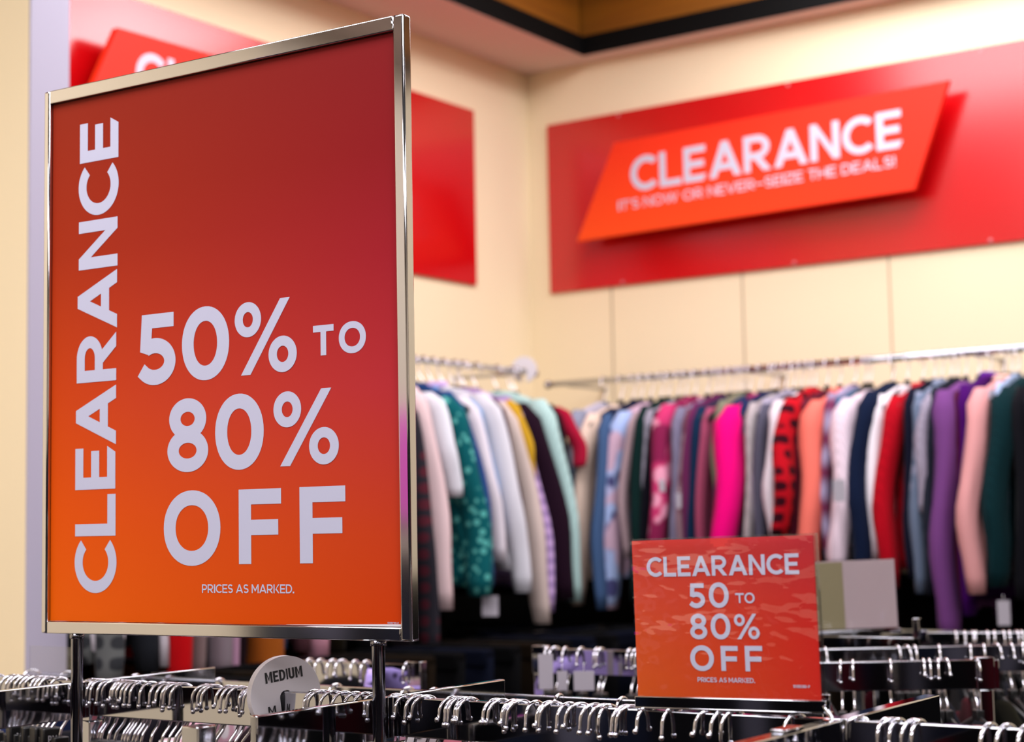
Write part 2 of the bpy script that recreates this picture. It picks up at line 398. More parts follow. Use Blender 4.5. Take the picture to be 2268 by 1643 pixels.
struct(boxobj('wall_recess_back', (SX - .05, SY + .012, ZC + .05), (XR, SY + .05, 4.0), WOOD))
struct(boxobj('wall_base_back', (0, -.02, 0), (XR, 0, 1.36), BASEPANEL))
struct(boxobj('wall_base_left', (0, -2.58, 0), (.02, -.02, 1.36), BASEPANEL))
# wing wall on the left: cream face towards us, pale grey-lavender end
WX, WY0, WY1 = .5, -2.676, -2.57
struct(boxobj('wall_wing', (0, WY0, 0), (WX, WY1, 4.0 - .83), WALL))
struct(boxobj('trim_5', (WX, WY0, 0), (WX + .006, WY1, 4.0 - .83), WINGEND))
# vertical panel joints on the back wall
for i, px in enumerate((1357, 1648, 1975)):
    p = on(px, 740, 1, 0)
    struct(boxobj('trim_%d' % (6 + i), (p.x - .0035, -.0015, 1.36), (p.x + .0035, 0, 2.356), GROOVE))

# ------------------------------------------------------------------ wall signs
BOARD = mat('glossy_red_board', '#c4040c', .2, 0, .9)
CLIPM = mat('pink_clip', '#c8787c', .5)
def para_mat():
    return gradient_print('orange_red_panel', [(0, '#f6521c'), (1, '#ee3418')], [(0, '#ee2c14'), (1, '#e82a18')], .5, .2)
def wall_sign(name, label, P, s0, s1, para, text1, text2, tilt):
    """P(s, z, d): s along the wall, d off the wall"""
    root = tag(empty(name, P((s0 + s1) / 2, 2.356, 0)), label, 'sign'); org = root.location.copy()
    Q = lambda s, z, d: P(s, z, d) - org
    mb = MB()
    def slab(loop, d0, d1):
        n = len(loop); mb.add([Q(a, b, d0) for a, b in loop] + [Q(a, b, d1) for a, b in loop],
                              [tuple(reversed(range(n))), tuple(range(n, 2 * n))] + [(i, (i + 1) % n, (i + 1) % n + n, i + n) for i in range(n)])
    slab([(s0, 2.356), (s1, 2.356), (s1, 2.967), (s0, 2.967)], .001, .012); mb.build('backing_board', BOARD, root)
    mb = MB(); slab(para, .078, .1); pa = mb.build('slanted_panel', para_mat(), root)
    cx = sum(a for a, b in para) / 4; cz = sum(b for a, b in para) / 4
    for k in (-.4, .4):
        mb = MB(); mb.box((-.03, -.03, 0), (.03, .03, 0)) if 0 else None
        slab([(cx + k - .03, cz - .05), (cx + k + .03, cz - .05), (cx + k + .03, cz + .05), (cx + k - .03, cz + .05)], .012, .078); mb.build('spacer', FASCIA, root)
    fr = lambda a, b, lift: Q(a, b + tilt * (a - text1[1]), .1 + lift)
    letters([it[:6] + (True,) for it in layout('CLEARANCE', *text1[1:3], *text1[3:5], .2)], 'headline', LETTERB, root, fr)
    letters(layout("IT'S NOW OR NEVER-SEIZE THE DEALS!", *text2[1:3], *text2[3:5], .155, .1), 'tagline', LETTERB, root, fr)
    for s_, z_ in ((s0 + .3, 2.957), (s0 + .95, 2.957), (s0 + 1.6, 2.957), (s0 + .3, 2.366), (s0 + .95, 2.366), (s0 + 1.6, 2.366)):
        mb = MB(); slab(ell(s_, z_, .006, .006, n=12), .012, .014); mb.build('fixing_clip', CLIPM, root)
    return root
PARA = [(.2636, 2.513), (1.490, 2.535), (1.614, 2.857), (.4222, 2.838)]
wall_sign('wall_sign', 'wide red CLEARANCE board with slanted orange-red panel on the back wall right of the corner', lambda s, z, d: Vector((s, -d, z)),
          .091, 2.11, PARA, ('', .4854, 1.4594, 2.657, 2.777), ('', .4336, 1.4347, 2.600, 2.634), .0155)
dl = -2.06 - .4222
wall_sign('wall_sign', 'red board with slanted orange panel on left wall behind the tall poster', lambda s, z, d: Vector((d, s, z)),
          -2.37, -.352, [(a + dl, b) for a, b in PARA], ('', .4854 + dl, 1.4594 + dl, 2.675, 2.795), ('', .4336 + dl, 1.4347 + dl, 2.618, 2.652), .0155)

# ------------------------------------------------------------------ the tall framed poster sign
q = Vector((.99926, .03836, 0)); qn = Vector((.03836, -.99926, 0))           # along the poster, out of its face
PS = Vector((1.586, -3.535, 2.101))                                          # upper left inner corner of the frame
PW, PH = .5708, .689
sign = tag(empty('poster_sign', (PS.x + q.x * PW / 2, PS.y + q.y * PW / 2, 0), (0, 0, math.atan2(q.y, q.x))),
           'tall chrome-framed CLEARANCE 50% to 80% off poster standing on two posts', 'sign')
def SL(s, z, d): return Vector((s - PW / 2, -d, PS.z + z))                    # sign's own space: d > 0 comes forward
def sbox(name, s0, s1, z0, z1, d0, d1, m_, r=.002):
    return boxobj(name, SL(s0, z0, d1), SL(s1, z1, d0), m_, sign, r)
TB, BB, LB, RB, DP = .0178, .0155, .0105, .0155, .016
sbox('frame_side', -LB, 0, -PH - BB, TB, -DP, 0, CHROME, .0025)
sbox('frame_side', PW, PW + RB, -PH - BB, TB, -DP, 0, CHROME, .0025)
sbox('frame_rail', 0, PW, 0, TB, -DP, -.0002, CHROME, .0015)
sbox('frame_rail', 0, PW, -PH - BB, -PH, -DP, -.0002, CHROME, .0015)
POSTER = gradient_print('poster_print',
    [(0, '#d85800'), (.2, '#d04c00'), (.45, '#b83a06'), (.7, '#962808'), (1, '#82220e')],
    [(0, '#bc3600'), (.15, '#b63614'), (.4, '#a6262e'), (.62, '#901422'), (.8, '#7e0a14'), (1, '#740a10')], .55, .1)
RC = .006
mb = MB(); mb.box(SL(.0005, -PH + .0005, -RC - .001), SL(PW - .0005, -.0005, -RC)); mb.build('poster', POSTER, sign)
mb = MB(); mb.add([SL(.40, -PH + .0006, -RC + .0005), SL(PW - .001, -PH + .0006, -RC + .0008), SL(PW - .001, -PH + .0035, -RC + .0008), SL(.40, -PH + .0009, -RC + .0005)], [(0, 1, 2, 3)])
mb.build('paper_edge', WHITEP, sign)
mb = MB(); mb.box(SL(.0005, -PH + .0005, -DP + .001), SL(PW - .0005, -.0005, -RC - .0015)); mb.build('backing_card', WHITEP, sign)
def sf(x, y, lift):                              # measured on the frame's front plane, carried back to the recessed print
    p0 = PS + q * x + Vector((0, 0, y)); d = p0 - CAM
    p = p0 + d * (RC / -d.dot(qn)) - PS
    return SL(p.dot(q), p.z, -RC + lift)
def row(items, s): return [(c, a, b, lo, hi, s, False) for c, a, b, lo, hi in items]
letters(row([('5', .1625, .2291, -.3907, -.3009), ('0', .2399, .3179, -.3906, -.2987), ('%', .327, .4244, -.3888, -.2992)], .0192) +
        row([('T', .4492, .4801, -.3731, -.3371), ('O', .4877, .5274, -.3736, -.3361)], .0084), 'lettering', LETTER, sign, sf)
letters(row([('8', .2151, .2832, -.5029, -.4113), ('0', .2946, .3723, -.503, -.4105), ('%', .3876, .4863, -.5014, -.4118)], .0192), 'lettering', LETTER, sign, sf)
letters(row([('O', .2089, .3027, -.6183, -.5256), ('F', .3321, .3985, -.6165, -.527), ('F', .4266, .4949, -.6162, -.5268)], .0195), 'lettering', LETTER, sign, sf)
letters(layout('PRICES AS MARKED.', .2724, .4176, -.6512, -.6407, .165), 'small_print', LETTER, sign, sf)
letters(layout('10VB0380-P', .5531, .5690, -.6850, -.6828, .16), 'print_code', LETTER, sign, sf)
vert = [('E', -.0899, -.0356, .129, .0585), ('C', -.1619, -.0957, .1296, .0564), ('N', -.2321, -.168, .1278, .0572), ('A', -.3126, -.2366, .1271, .0555), ('R', -.3807, -.318, .1259, .0544),
        ('A', -.463, -.3863, .1257, .0532), ('E', -.5195, -.4644, .1247, .0525), ('L', -.5793, -.5262, .1253, .0527), ('C', -.652, -.5846, .1272, .052)]
def vf(x, y, lift): return sf(-y, x, lift)
letters([(c, a, b, -x1, -x0, .0155, c == 'E') for c, a, b, x1, x0 in vert], 'vertical_lettering', LETTER, sign, vf)
for s_ in (.0472, .533):
    mb = MB(); c = SL(s_, 0, -.009)
    mb.tube([(c.x, c.y, .012), (c.x, c.y, PS.z - PH - BB - .003), (c.x, c.y, PS.z - PH - BB - .0005)], .0076, 20); mb.build('post', POSTM, sign)
    mb = MB(); mb.tube([(c.x, c.y, 0), (c.x, c.y, .005), (c.x, c.y, .01)], .034, 24); mb.build('base_plate', CHROME2, sign)
    mb = MB(); mb.tube([(c.x, c.y, PS.z - PH - BB - .006), (c.x, c.y, PS.z - PH - BB)], .0092, 20); mb.build('collar', POSTM, sign)


# ------------------------------------------------------------------ hangers
def hook_mesh(kind):
    mb = MB()                                     # local: (0,0,0) = where the hook rests on the rail top; hook plane = local YZ; open side at -Y
    R0, r = .0175, .0021
    oz = r - R0 + .0
    pts = []
    tipz = (-.0275, -.022, -.031)[kind]
    pts.append((0, -R0 - (.0015, .003, -.001)[kind], tipz)); pts.append((0, -R0 - .0008, tipz * .5 + oz * .5 - .002))
    for i in range(13):
        a = PI - PI * i / 12; pts.append((0, R0 * math.cos(a), oz + R0 * math.sin(a)))
    pts += [(0, R0 + .0005, -.028), (0, R0 - .001, -.042), (0, R0 * .6, -.056), (0, R0 * .15, -.066), (0, 0, -.074), (0, 0, -.092)]
    mb.tube(pts, r, 8); mb.sphere(pts[0], r * 1.55)
    return mb.mesh('hook')
HOOKS = [hook_mesh(k) for k in range(3)]
for h_ in HOOKS: h_.materials.append(WIRE)
def body_mesh(half=.2, drop=.075):
    mb = MB(); rs = []
    n = 12
    for i in range(2 * n + 1):
        t = -1 + i / n; y = t * half
        z = -.096 - drop * abs(t) ** 1.25
        hh = .011 - .003 * abs(t); th = .0045 - .001 * abs(t)
        rs.append([(th * math.cos(2 * PI * k / 10), y, z + hh * math.sin(2 * PI * k / 10)) for k in range(10)])
    mb.rings(rs)
    return mb.mesh('hanger_arm')
BODY = body_mesh(); BODY.materials.append(BLACKP)
NECK = MB(); NECK.rbox((-.0065, -.011, -.098), (.0065, .011, -.078), .002); NECK = NECK.mesh('hanger_neck'); NECK.materials.append(BLACKP)
def hanger(loc, rz, label, group, k=0, full=True, size=None, cat='hanger'):
    h = tag(empty('clothes_hanger', loc, (0, 0, rz)), label, cat, group)
    obj('hook', HOOKS[k % 3], None, h); obj('arms', BODY, None, h); obj('neck', NECK, None, h)
    if size:
        mb = MB(); mb.rbox((-.0095, -.0135, -.096), (.0095, .0135, -.066), .003); tb = mb.build('size_tab', BLACKP, h)
        w_ = .0062 * len(size)
        fr = lambda x, y, lift: Vector((.0095 + lift, x, y))
        letters(layout(size, -w_ / 2, w_ / 2, -.086, -.0765, .15, .2), 'size_letters', WHITEP, tb, fr)
    return h

# ------------------------------------------------------------------ garments (hang in local XZ, width along X, thickness along Y)
def superell(w, t, n=24, e=2.6):
    out = []
    for i in range(n):
        a = 2 * PI * i / n; c, s = math.cos(a), math.sin(a)
        out.append((w * math.copysign(abs(c) ** (2 / e), c), t * math.copysign(abs(s) ** (2 / e), s)))
    return out
def garment(name, loc, rz, material, label, cat, group, length=.66, half=.2, thick=.02, flare=.03, sleeve=.55, sl_len=.62, sl_out=.06, collar=None, seed=0):
    rnd = random.Random(seed)
    g = tag(empty(name, loc, (0, 0, rz)), label, cat, group)
    half *= rnd.uniform(.9, 1.06); sl_out += rnd.uniform(-.025, .03); thick *= rnd.uniform(.78, .95)
    p1, p2, p3 = (rnd.uniform(0, 6.28) for _ in range(3))
    prof = [(-.082, .045, .5), (-.09, .07, .62), (-.104, half * .62, .75), (-.125, half * .9, .8), (-.15, half, .85), (-.22, half * .99, .95), (-.30, half * .98, 1)]
    k = 9
    for i in range(1, k + 1):
        t = i / k; prof.append((-.30 - (length - .30) * t, half * .98 + flare * t, 1 + .25 * t))
    rs = []
    for z, w, tt in prof:
        d = max(0, min(1, (-z - .2) / .3))
        row_ = []
        for (x, y) in superell(w, thick * tt):
            a = x / max(w, 1e-4)
            rip = d * thick * .45 * (math.sin(a * 7 + p1 + z * 3) + .5 * math.sin(a * 13 + p2))
            row_.append((x, y + rip, z + (.008 * math.sin(a * 5 + p3) if z <= -length + .001 else 0)))
        rs.append(row_)
    mb = MB(); mb.rings(rs); mb.build('body', material, g)
    if sleeve:
        for sg in (-1, 1):
            L_ = sl_len * rnd.uniform(.95, 1.04); rs = []
            ph = rnd.uniform(0, 6.28); tw = rnd.uniform(-.012, .012)
            for i in range(13):
                t = i / 12
                z = -.115 - (L_ - .115) * t
                cx = half * .86 + (sl_out + .03) * min(1, t * 1.6) ** .7 + flare * .6 * t + .003 * math.sin(t * 8 + ph)
                rx = .05 * (1 - .38 * t) * (1 if t > .06 else .55 + 7 * t) * sleeve / .55
                ry = (thick * 1.0 + .004) * (1 - .25 * t) * (1 if t > .06 else .6 + 6 * t)
                cy = tw * math.sin(t * 3) + thick * .2 * math.sin(t * 9 + ph)
                if i == 12: rx *= .9; ry *= .9
                rs.append([(sg * (cx + rx * math.cos(2 * PI * j / 14)), cy + ry * (1 + .18 * math.sin(3 * j + ph + t * 9)) * math.sin(2 * PI * j / 14), z) for j in range(14)])
            mb = MB(); mb.rings(rs); mb.build('sleeve', material, g)
    if collar is not None:
        rs = []
        for i in range(13):
            a = 2 * PI * i / 12
            rs.append([(.05 * math.cos(a) + .008 * math.cos(a) * math.cos(b), thick * .8 * math.sin(a) + .008 * math.sin(a) * math.cos(b), -.083 + .012 * math.sin(b)) for b in [2 * PI * j / 8 for j in range(8)]])
        mb = MB(); mb.rings(rs, cap=False); mb.build('collar', collar, g)
    return g

ORD = 'first second third fourth fifth sixth seventh eighth ninth tenth eleventh twelfth thirteenth fourteenth fifteenth sixteenth seventeenth eighteenth nineteenth twentieth twenty-first twenty-second twenty-third twenty-fourth twenty-fifth twenty-sixth twenty-seventh twenty-eighth twenty-ninth thirtieth thirty-first thirty-second'.split()
# ------------------------------------------------------------------ clothes on the back wall rod
RODZ = 2.0
def wall_rod(name, label, a, b, axis, brk):
    root = tag(empty(name, a), label, 'rail'); A, B = Vector((0, 0, 0)), Vector(b) - Vector(a)
    mb = MB(); mb.tube([A, B * .5, B], .0105, 14); mb.build('rod', CHROME2, root)
    for t in brk:
        p = A.lerp(B, t); w = Vector((0, .3, 0)) if axis == 0 else Vector((-.3, 0, 0))
        mb = MB(); mb.tube([p, p + w * .5, p + w], .007, 10); mb.build('bracket', CHROME2, root)
    for p in (A, B):
        mb = MB(); mb.sphere(p, .0145, 12, 8); mb.build('end_cap', CHROME2, root)
    return root
wall_rod('hanging_rail', 'chrome hanging rail along the back wall below the wide red board', (.26, -.3, RODZ), (2.45, -.3, RODZ), 0, (.02, .33, .66, .98))
wall_rod('hanging_rail', 'chrome hanging rail on the left wall behind the tall poster sign', (.3, -2.5, RODZ + .027), (.3, -.44, RODZ + .027), 1, (.02, .33, .66, .98))

def place_back(i, px, bottom, col, pat, c2, c3, name, desc, thick, flare, sl, extra):
    p = on(px, 1000, 1, -.5); zb = on(px, bottom, 1, -.5).z; z0 = RODZ + .0105 + .002
    L_ = z0 - zb
    m_ = fabric(name + '_cloth', col, pat, c2, c3)
    lab = desc + ' on back wall rail'
    cat = name.split('_')[-1]
    zd = (.004, .016, .022)[i % 3]
    garment(name, (p.x, -.3, z0 - zd), PI / 2 + random.Random(i).uniform(-.12, .12), m_, lab, cat, 'clothes on the back wall rail', length=L_ - zd - extra.get('short', .06), half=.195, thick=thick, flare=flare,
            sleeve=sl, sl_len=L_, sl_out=extra.get('out', .03), collar=extra.get('collar') and mat(name + '_collar', extra['collar'], .9), seed=i)
    hanger((p.x, -.3, z0 - .002), extra.get('yaw', 0), 'black hanger carrying the ' + desc, 'hangers on the back wall rail', i)
BACK = [
 # px, bottom, colour, pattern, c2, c3, name, description
 (1268, 1300, '#8f93a8', 'floral', '#2f5a78', '#b9b4c4', 'patterned_blouse', 'grey-lilac and slate blue blouse nearest the corner', .022, .02, .5, {}),
 (1306, 1322, '#e8cdbb', 'plain', None, None, 'cream_sweater', 'pale peach-cream sweater beside the denim shirt', .02, .03, .5, {}),
 (1334, 1325, '#46618a', 'plain', None, None, 'denim_shirt', 'slate-blue denim shirt between cream sweater and floral blouse', .024, .03, .55, {}),
 (1352, 1200, '#1d2440', 'plain', None, None, 'navy_blouse', 'dark navy top behind the pale blue floral blouse', .014, .01, .4, {}),
 (1374, 1318, '#9fb2dc', 'floral', '#4a4a78', '#c4a4b8', 'floral_blouse', 'pale blue floral blouse with purple flowers', .034, .02, .55, {'out': .065}),
 (1398, 1240, '#b59aa0', 'plain', None, None, 'mauve_blouse', 'mauve-taupe top beside the pale blue floral blouse', .012, .01, .35, {}),
 (1414, 1330, '#0e2a28', 'plain', None, None, 'dark_green_sweater', 'blackish green sweater left of the grey knit', .018, .02, .5, {}),
 (1436, 1165, '#9a95a4', 'rib', None, None, 'grey_knit_blouse', 'mid grey ribbed knit top left of the pink floral dress', .02, .01, .5, {}),
 (1452, 1300, '#17141f', 'plain', None, None, 'black_blouse', 'black top between grey knit and pink floral dress', .012, .01, .35, {}),
 (1474, 1320, '#c8386e', 'floral', '#e69ab4', '#8c2450', 'pink_floral_dress', 'raspberry pink floral dress', .032, .02, .5, {'out': .065}),
 (1503, 1290, '#857f9a', 'rib', None, None, 'lavender_grey_cardigan', 'lavender-grey cardigan right of the pink floral dress', .018, .01, .5, {}),
 (1522, 1310, '#7a4a5a', 'floral', '#5a2c48', '#9a7a84', 'patterned_plum_blouse', 'brownish plum patterned blouse', .014, .01, .4, {}),
 (1536, 1310, '#6d2a58', 'plain', None, None, 'plum_sweater', 'plum purple sweater beside the navy one', .014, .01, .45, {}),
 (1554, 1320, '#16304f', 'plain', None, None, 'navy_sweater', 'navy sweater right of the plum sweater', .016, .01, .45, {}),
 (1570, 1300, '#b05070', 'plain', None, None, 'dusty_rose_blouse', 'dusty rose top beside the olive-grey top', .012, .01, .4, {}),
 (1583, 1150, '#85846e', 'plain', None, None, 'olive_grey_blouse', 'olive-grey top left of the hot pink sweater', .016, .01, .4, {}),
 (1598, 1290, '#2f3a66', 'plain', None, None, 'blue_blouse', 'dusky blue top just behind the hot pink sweater', .014, .01, .4, {}),
 (1622, 1330, '#f0047c', 'plain', None, None, 'hot_pink_sweater', 'bright hot pink sweater', .040, .05, .68, {'out': .065, 'collar': '#a02060'}),
 (1650, 1290, '#27305a', 'plain', None, None, 'indigo_blouse', 'indigo top tucked right of the hot pink sweater', .012, .0, .35, {}),
 (1661, 1320, '#b9aeb0', 'rib', None, None, 'beige_grey_cardigan', 'beige-grey cardigan right of the hot pink sweater', .014, .01, .4, {}),
 (1680, 1330, '#5a586a', 'plain', None, None, 'charcoal_sweater', 'charcoal grey sweater right of the beige-grey cardigan', .018, .02, .5, {}),
 (1699, 1180, '#a59fb4', 'plain', None, None, 'lilac_grey_blouse', 'lilac-grey top left of the fluffy white cardigan', .012, .01, .4, {}),
 (1716, 1190, '#dcd2da', 'plain', None, None, 'white_cardigan', 'fluffy off-white cardigan left of the red plaid shirt', .028, .02, .62, {'out': .065}),
 (1733, 1260, '#d2545a', 'plain', None, None, 'salmon_blouse', 'salmon red top left of the red plaid shirt', .012, .0, .35, {}),
 (1746, 1200, '#c01020', 'plaid', '#3a0a18', None, 'red_plaid_shirt', 'red and black plaid shirt left of the coral sweater', .034, .03, .6, {'out': .065}),
 (1775, 1240, '#6a2036', 'plain', None, None, 'burgundy_blouse', 'burgundy top behind the coral sweater', .012, .0, .4, {}),
 (1804, 1262, '#f4796a', 'plain', None, None, 'coral_sweater', 'coral orange sweater', .040, .05, .68, {'out': .065, 'collar': '#e8685a'}),
 (1838, 1250, '#a79fc0', 'bands', '#7a3054', None, 'banded_blouse', 'lilac and plum banded blouse right of the coral sweater', .016, .01, .4, {}),
 (1862, 1150, '#1f6488', 'plain', None, None, 'teal_blue_blouse', 'teal-blue top left of the blush white sweater', .014, .0, .4, {}),
 (1874, 1250, '#e2cdda', 'rib', None, None, 'blush_white_sweater', 'blush white sweater left of the dark navy sweater', .034, .05, .6, {'out': .065}),
 (1925, 1290, '#14203c', 'plain', None, None, 'dark_navy_sweater', 'dark navy sweater between the two white sweaters', .036, .04, .62, {'out': .065}),
 (1958, 1250, '#e4dde4', 'plain', None, None, 'white_sweater', 'white sweater left of the deep red sweater', .026, .03, .52, {'out': .065}),
 (1994, 1305, '#c00c20', 'rib', None, None, 'red_sweater', 'deep red sweater right of the white sweater', .034, .04, .58, {'out': .065, 'collar': '#c00c20'}),
 (2020, 1260, '#16182c', 'plain', None, None, 'midnight_blouse', 'midnight blue top right of the deep red sweater', .014, .01, .4, {}),
 (2037, 1280, '#6a7890', 'plaid', '#8a90a8', None, 'grey_plaid_shirt', 'blue-grey plaid shirt', .022, .02, .5, {'collar': '#8890a8'}),
 (2058, 1118, '#a29aac', 'rib', None, None, 'pale_grey_cardigan', 'pale grey ribbed cardigan beside the blue-grey plaid shirt', .018, .01, .5, {}),
 (2072, 1340, '#262a36', 'plain', None, None, 'charcoal_coat', 'dark charcoal coat left of the plum tunic', .014, .02, .4, {}),
 (2092, 1400, '#7a4688', 'plain', None, None, 'plum_tunic', 'long plum purple tunic left of the violet sweater', .038, .04, .62, {'out': .065}),
 (2122, 1330, '#4e1028', 'plain', None, None, 'maroon_blouse', 'dark maroon top behind the plum tunic', .016, .01, .4, {}),
 (2148, 1375, '#4a0a6a', 'plain', None, None, 'violet_sweater', 'deep violet sweater left of the blush pink cardigan', .024, .03, .55, {'collar': '#5a0a88'}),
 (2180, 1320, '#dc9c9c', 'plain', None, None, 'blush_pink_cardigan', 'blush pink cardigan right of the violet sweater', .036, .05, .66, {'out': .065, 'collar': '#e8b4a4'}),
 (2197, 1150, '#a8a2ae', 'rib', None, None, 'soft_grey_scarf_blouse', 'soft grey top draped on the blush pink cardigan side', .01, .0, .35, {}),
 (2212, 1260, '#a9bde0', 'plain', None, None, 'ice_blue_blouse', 'ice blue top between blush cardigan and dark teal sweater', .012, .0, .4, {}),
 (2236, 1290, '#0d2f34', 'rib', None, None, 'dark_teal_sweater', 'dark teal sweater near the right edge', .040, .03, .66, {'out': .065}),
 (2268, 1330, '#14141a', 'plain', None, None, 'black_cardigan', 'black cardigan rightmost of the clothes', .024, .02, .5, {}),
 (2304, 1330, '#1a1c2c', 'plain', None, None, 'ink_blue_cardigan', 'ink blue cardigan past the black one', .024, .02, .5, {}),
]
for i, r in enumerate(BACK): place_back(i, *r)

# ------------------------------------------------------------------ clothes on the left wall rod
def place_left(i, px, py, bottom, col, pat, c2, c3, name, desc, thick, flare, sl, extra):
    xn = .52; p = on(px, py, 0, xn); zb = on(px, bottom, 0, .55).z; z0 = RODZ + .027 + .0105 + .002
    L_ = z0 - zb
    m_ = fabric(name + '_cloth', col, pat, c2, c3)
    zd = (.004, .016, .022)[i % 3]
    garment(name, (.3, p.y, z0 - zd), random.Random(i).uniform(-.1, .1), m_, desc + ' on left rail', name.split('_')[-1], 'clothes on the left wall rail', length=L_ - .05 - extra.get('short', 0), half=.18, thick=thick, flare=flare + .03,
            sleeve=sl, sl_len=L_, sl_out=extra.get('out', .05), collar=extra.get('collar') and mat(name + '_collar', extra['collar'], .9), seed=100 + i)
    hanger((.3, p.y, z0 - .002), PI / 2, 'black hanger carrying the ' + desc, 'hangers on the left wall rail', i)
LEFT = [
 (196, 1470, 1530, '#6a6c6c', 'plaid', '#3a3c40', None, 'grey_check_shirt', 'grey check shirt hanging lowest beside the left sign post', .03, .03, .6, {}),
 (232, 1450, 1482, '#d4ccd4', 'plain', None, None, 'white_blouse', 'white blouse seen below the poster right of the grey check shirt', .026, .03, .6, {}),
 (276, 1440, 1470, '#26282e', 'plain', None, None, 'black_blouse', 'black blouse seen below the poster right of the white blouse', .03, .03, .6, {}),
 (326, 1430, 1448, '#c9c0c8', 'plain', None, None, 'off_white_blouse', 'off-white top seen below the poster left of the red shirt', .02, .02, .5, {}),
 (347, 1450, 1492, '#c40d14', 'plain', None, None, 'red_shirt', 'bright red shirt seen below the poster', .028, .03, .6, {}),
 (388, 1450, 1490, '#8a7474', 'plain', None, None, 'taupe_cardigan', 'taupe cardigan seen below the poster right of the red shirt', .03, .02, .6, {}),
 (424, 1450, 1486, '#8a7c84', 'plain', None, None, 'grey_taupe_sweater', 'grey-taupe sweater seen below the poster', .03, .03, .6, {}),
 (452, 1450, 1480, '#8a5a6a', 'plain', None, None, 'mauve_sweater', 'dark mauve sweater seen below the poster', .024, .03, .5, {}),
 (474, 1450, 1492, '#b48aa6', 'plain', None, None, 'lilac_pink_cardigan', 'lilac-pink cardigan seen below the poster', .026, .04, .5, {}),
 (498, 1450, 1520, '#24141a', 'plain', None, None, 'blackberry_blouse', 'blackberry top left of the rust-brown coat', .022, .02, .5, {}),
 (528, 1460, 1535, '#a0541a', 'plain', None, None, 'rust_brown_coat', 'rust-brown coat seen below the poster left of the round size disc', .045, .06, .9, {}),
 (592, 1420, 1440, '#46608e', 'plain', None, None, 'steel_blue_blouse', 'steel blue top seen below the poster above the round size disc', .02, .02, .5, {}),
 (628, 1420, 1450, '#7a4e58', 'plain', None, None, 'rosewood_blouse', 'rosewood top seen below the poster', .024, .02, .5, {}),
 (672, 1420, 1452, '#c88ea0', 'plain', None, None, 'rose_pink_sweater', 'rose pink sweater with its hem seen below the poster', .04, .02, .8, {}),
 (730, 1420, 1455, '#2a2416', 'plain', None, None, 'dark_olive_coat', 'dark olive coat seen below the poster', .04, .02, .7, {}),
 (790, 1420, 1450, '#17161a', 'plain', None, None, 'black_coat', 'black coat seen below the poster beside the right post', .04, .02, .7, {}),
 (850, 1300, 1440, '#1c141a', 'plain', None, None, 'blackish_plum_coat', 'blackish plum coat hidden by the right edge of the poster', .04, .02, .7, {}),
 (925, 1150, 1420, '#2c2a32', 'plaid', '#5a2430', None, 'charcoal_plaid_jacket', 'charcoal plaid jacket just right of the tall poster', .03, .03, .6, {}),
 (952, 1000, 1345, '#dcc0c2', 'plain', None, None, 'blush_coat', 'blush pink coat just right of the tall poster', .026, .06, .6, {}),
 (975, 950, 1075, '#d8d8e0', 'plain', None, None, 'short_white_blouse', 'short white top between blush coat and teal dress', .018, .02, .5, {'collar': '#d8d8e0'}),
 (1014, 1040, 1320, '#0e5c62', 'spots', '#5ab0a8', None, 'teal_spotted_dress', 'dark teal dress with pale green spots', .034, .07, .7, {}),
 (1042, 1040, 1302, '#2a4a84', 'plain', None, None, 'royal_blue_blouse', 'royal blue top right of the teal spotted dress', .02, .06, .5, {}),
 (1052, 960, 1230, '#ded4dc', 'plain', None, None, 'pearl_white_cardigan', 'pearl white cardigan right of the royal blue top', .016, .03, .45, {}),
 (1072, 960, 1190, '#86a8d4', 'plain', None, None, 'light_blue_shirt', 'light blue shirt left of the pale grey sweater', .018, .03, .5, {'collar': '#6a92c8'}),
 (1094, 1040, 1298, '#d2d0d8', 'plain', None, None, 'pale_grey_sweater', 'pale grey sweater right of the light blue shirt', .024, .06, .55, {'collar': '#c9a9d8'}),
 (1118, 1080, 1215, '#3c1228', 'plain', None, None, 'maroon_sweater', 'dark maroon sweater left of the long beige cardigan', .018, .03, .5, {}),
 (1142, 1060, 1392, '#cfbcb4', 'plain', None, None, 'long_beige_cardigan', 'long beige cardigan on the left rail hanging lowest', .024, .06, .55, {'short': .3}),
 (1158, 1100, 1335, '#c4a4d4', 'quilt', '#9c80b4', None, 'lavender_quilted_jacket', 'lavender quilted jacket', .024, .07, .55, {}),
 (1162, 940, 1040, '#d0a22a', 'plain', None, None, 'mustard_scarf_blouse', 'short mustard yellow top left of the dark plum sweater', .012, .01, .4, {}),
 (1190, 1060, 1335, '#241020', 'rib', None, None, 'dark_plum_sweater', 'dark plum sweater left of the mint sweater', .038, .06, .62, {'out': .055}),
 (1235, 1060, 1325, '#b7d8d4', 'rib', None, None, 'mint_sweater', 'pale mint green sweater nearest the corner', .028, .065, .52, {'out': .042}),
 (1264, 980, 1200, '#15131c', 'plain', None, None, 'jet_black_blouse', 'jet black top right of the mint sweater', .02, .0, .45, {'out': .0}),
 (1272, 940, 1010, '#b01838', 'plain', None, None, 'crimson_blouse', 'short crimson top last before the corner', .018, .01, .4, {}),
]
for i, r in enumerate(LEFT): place_left(i, *r)
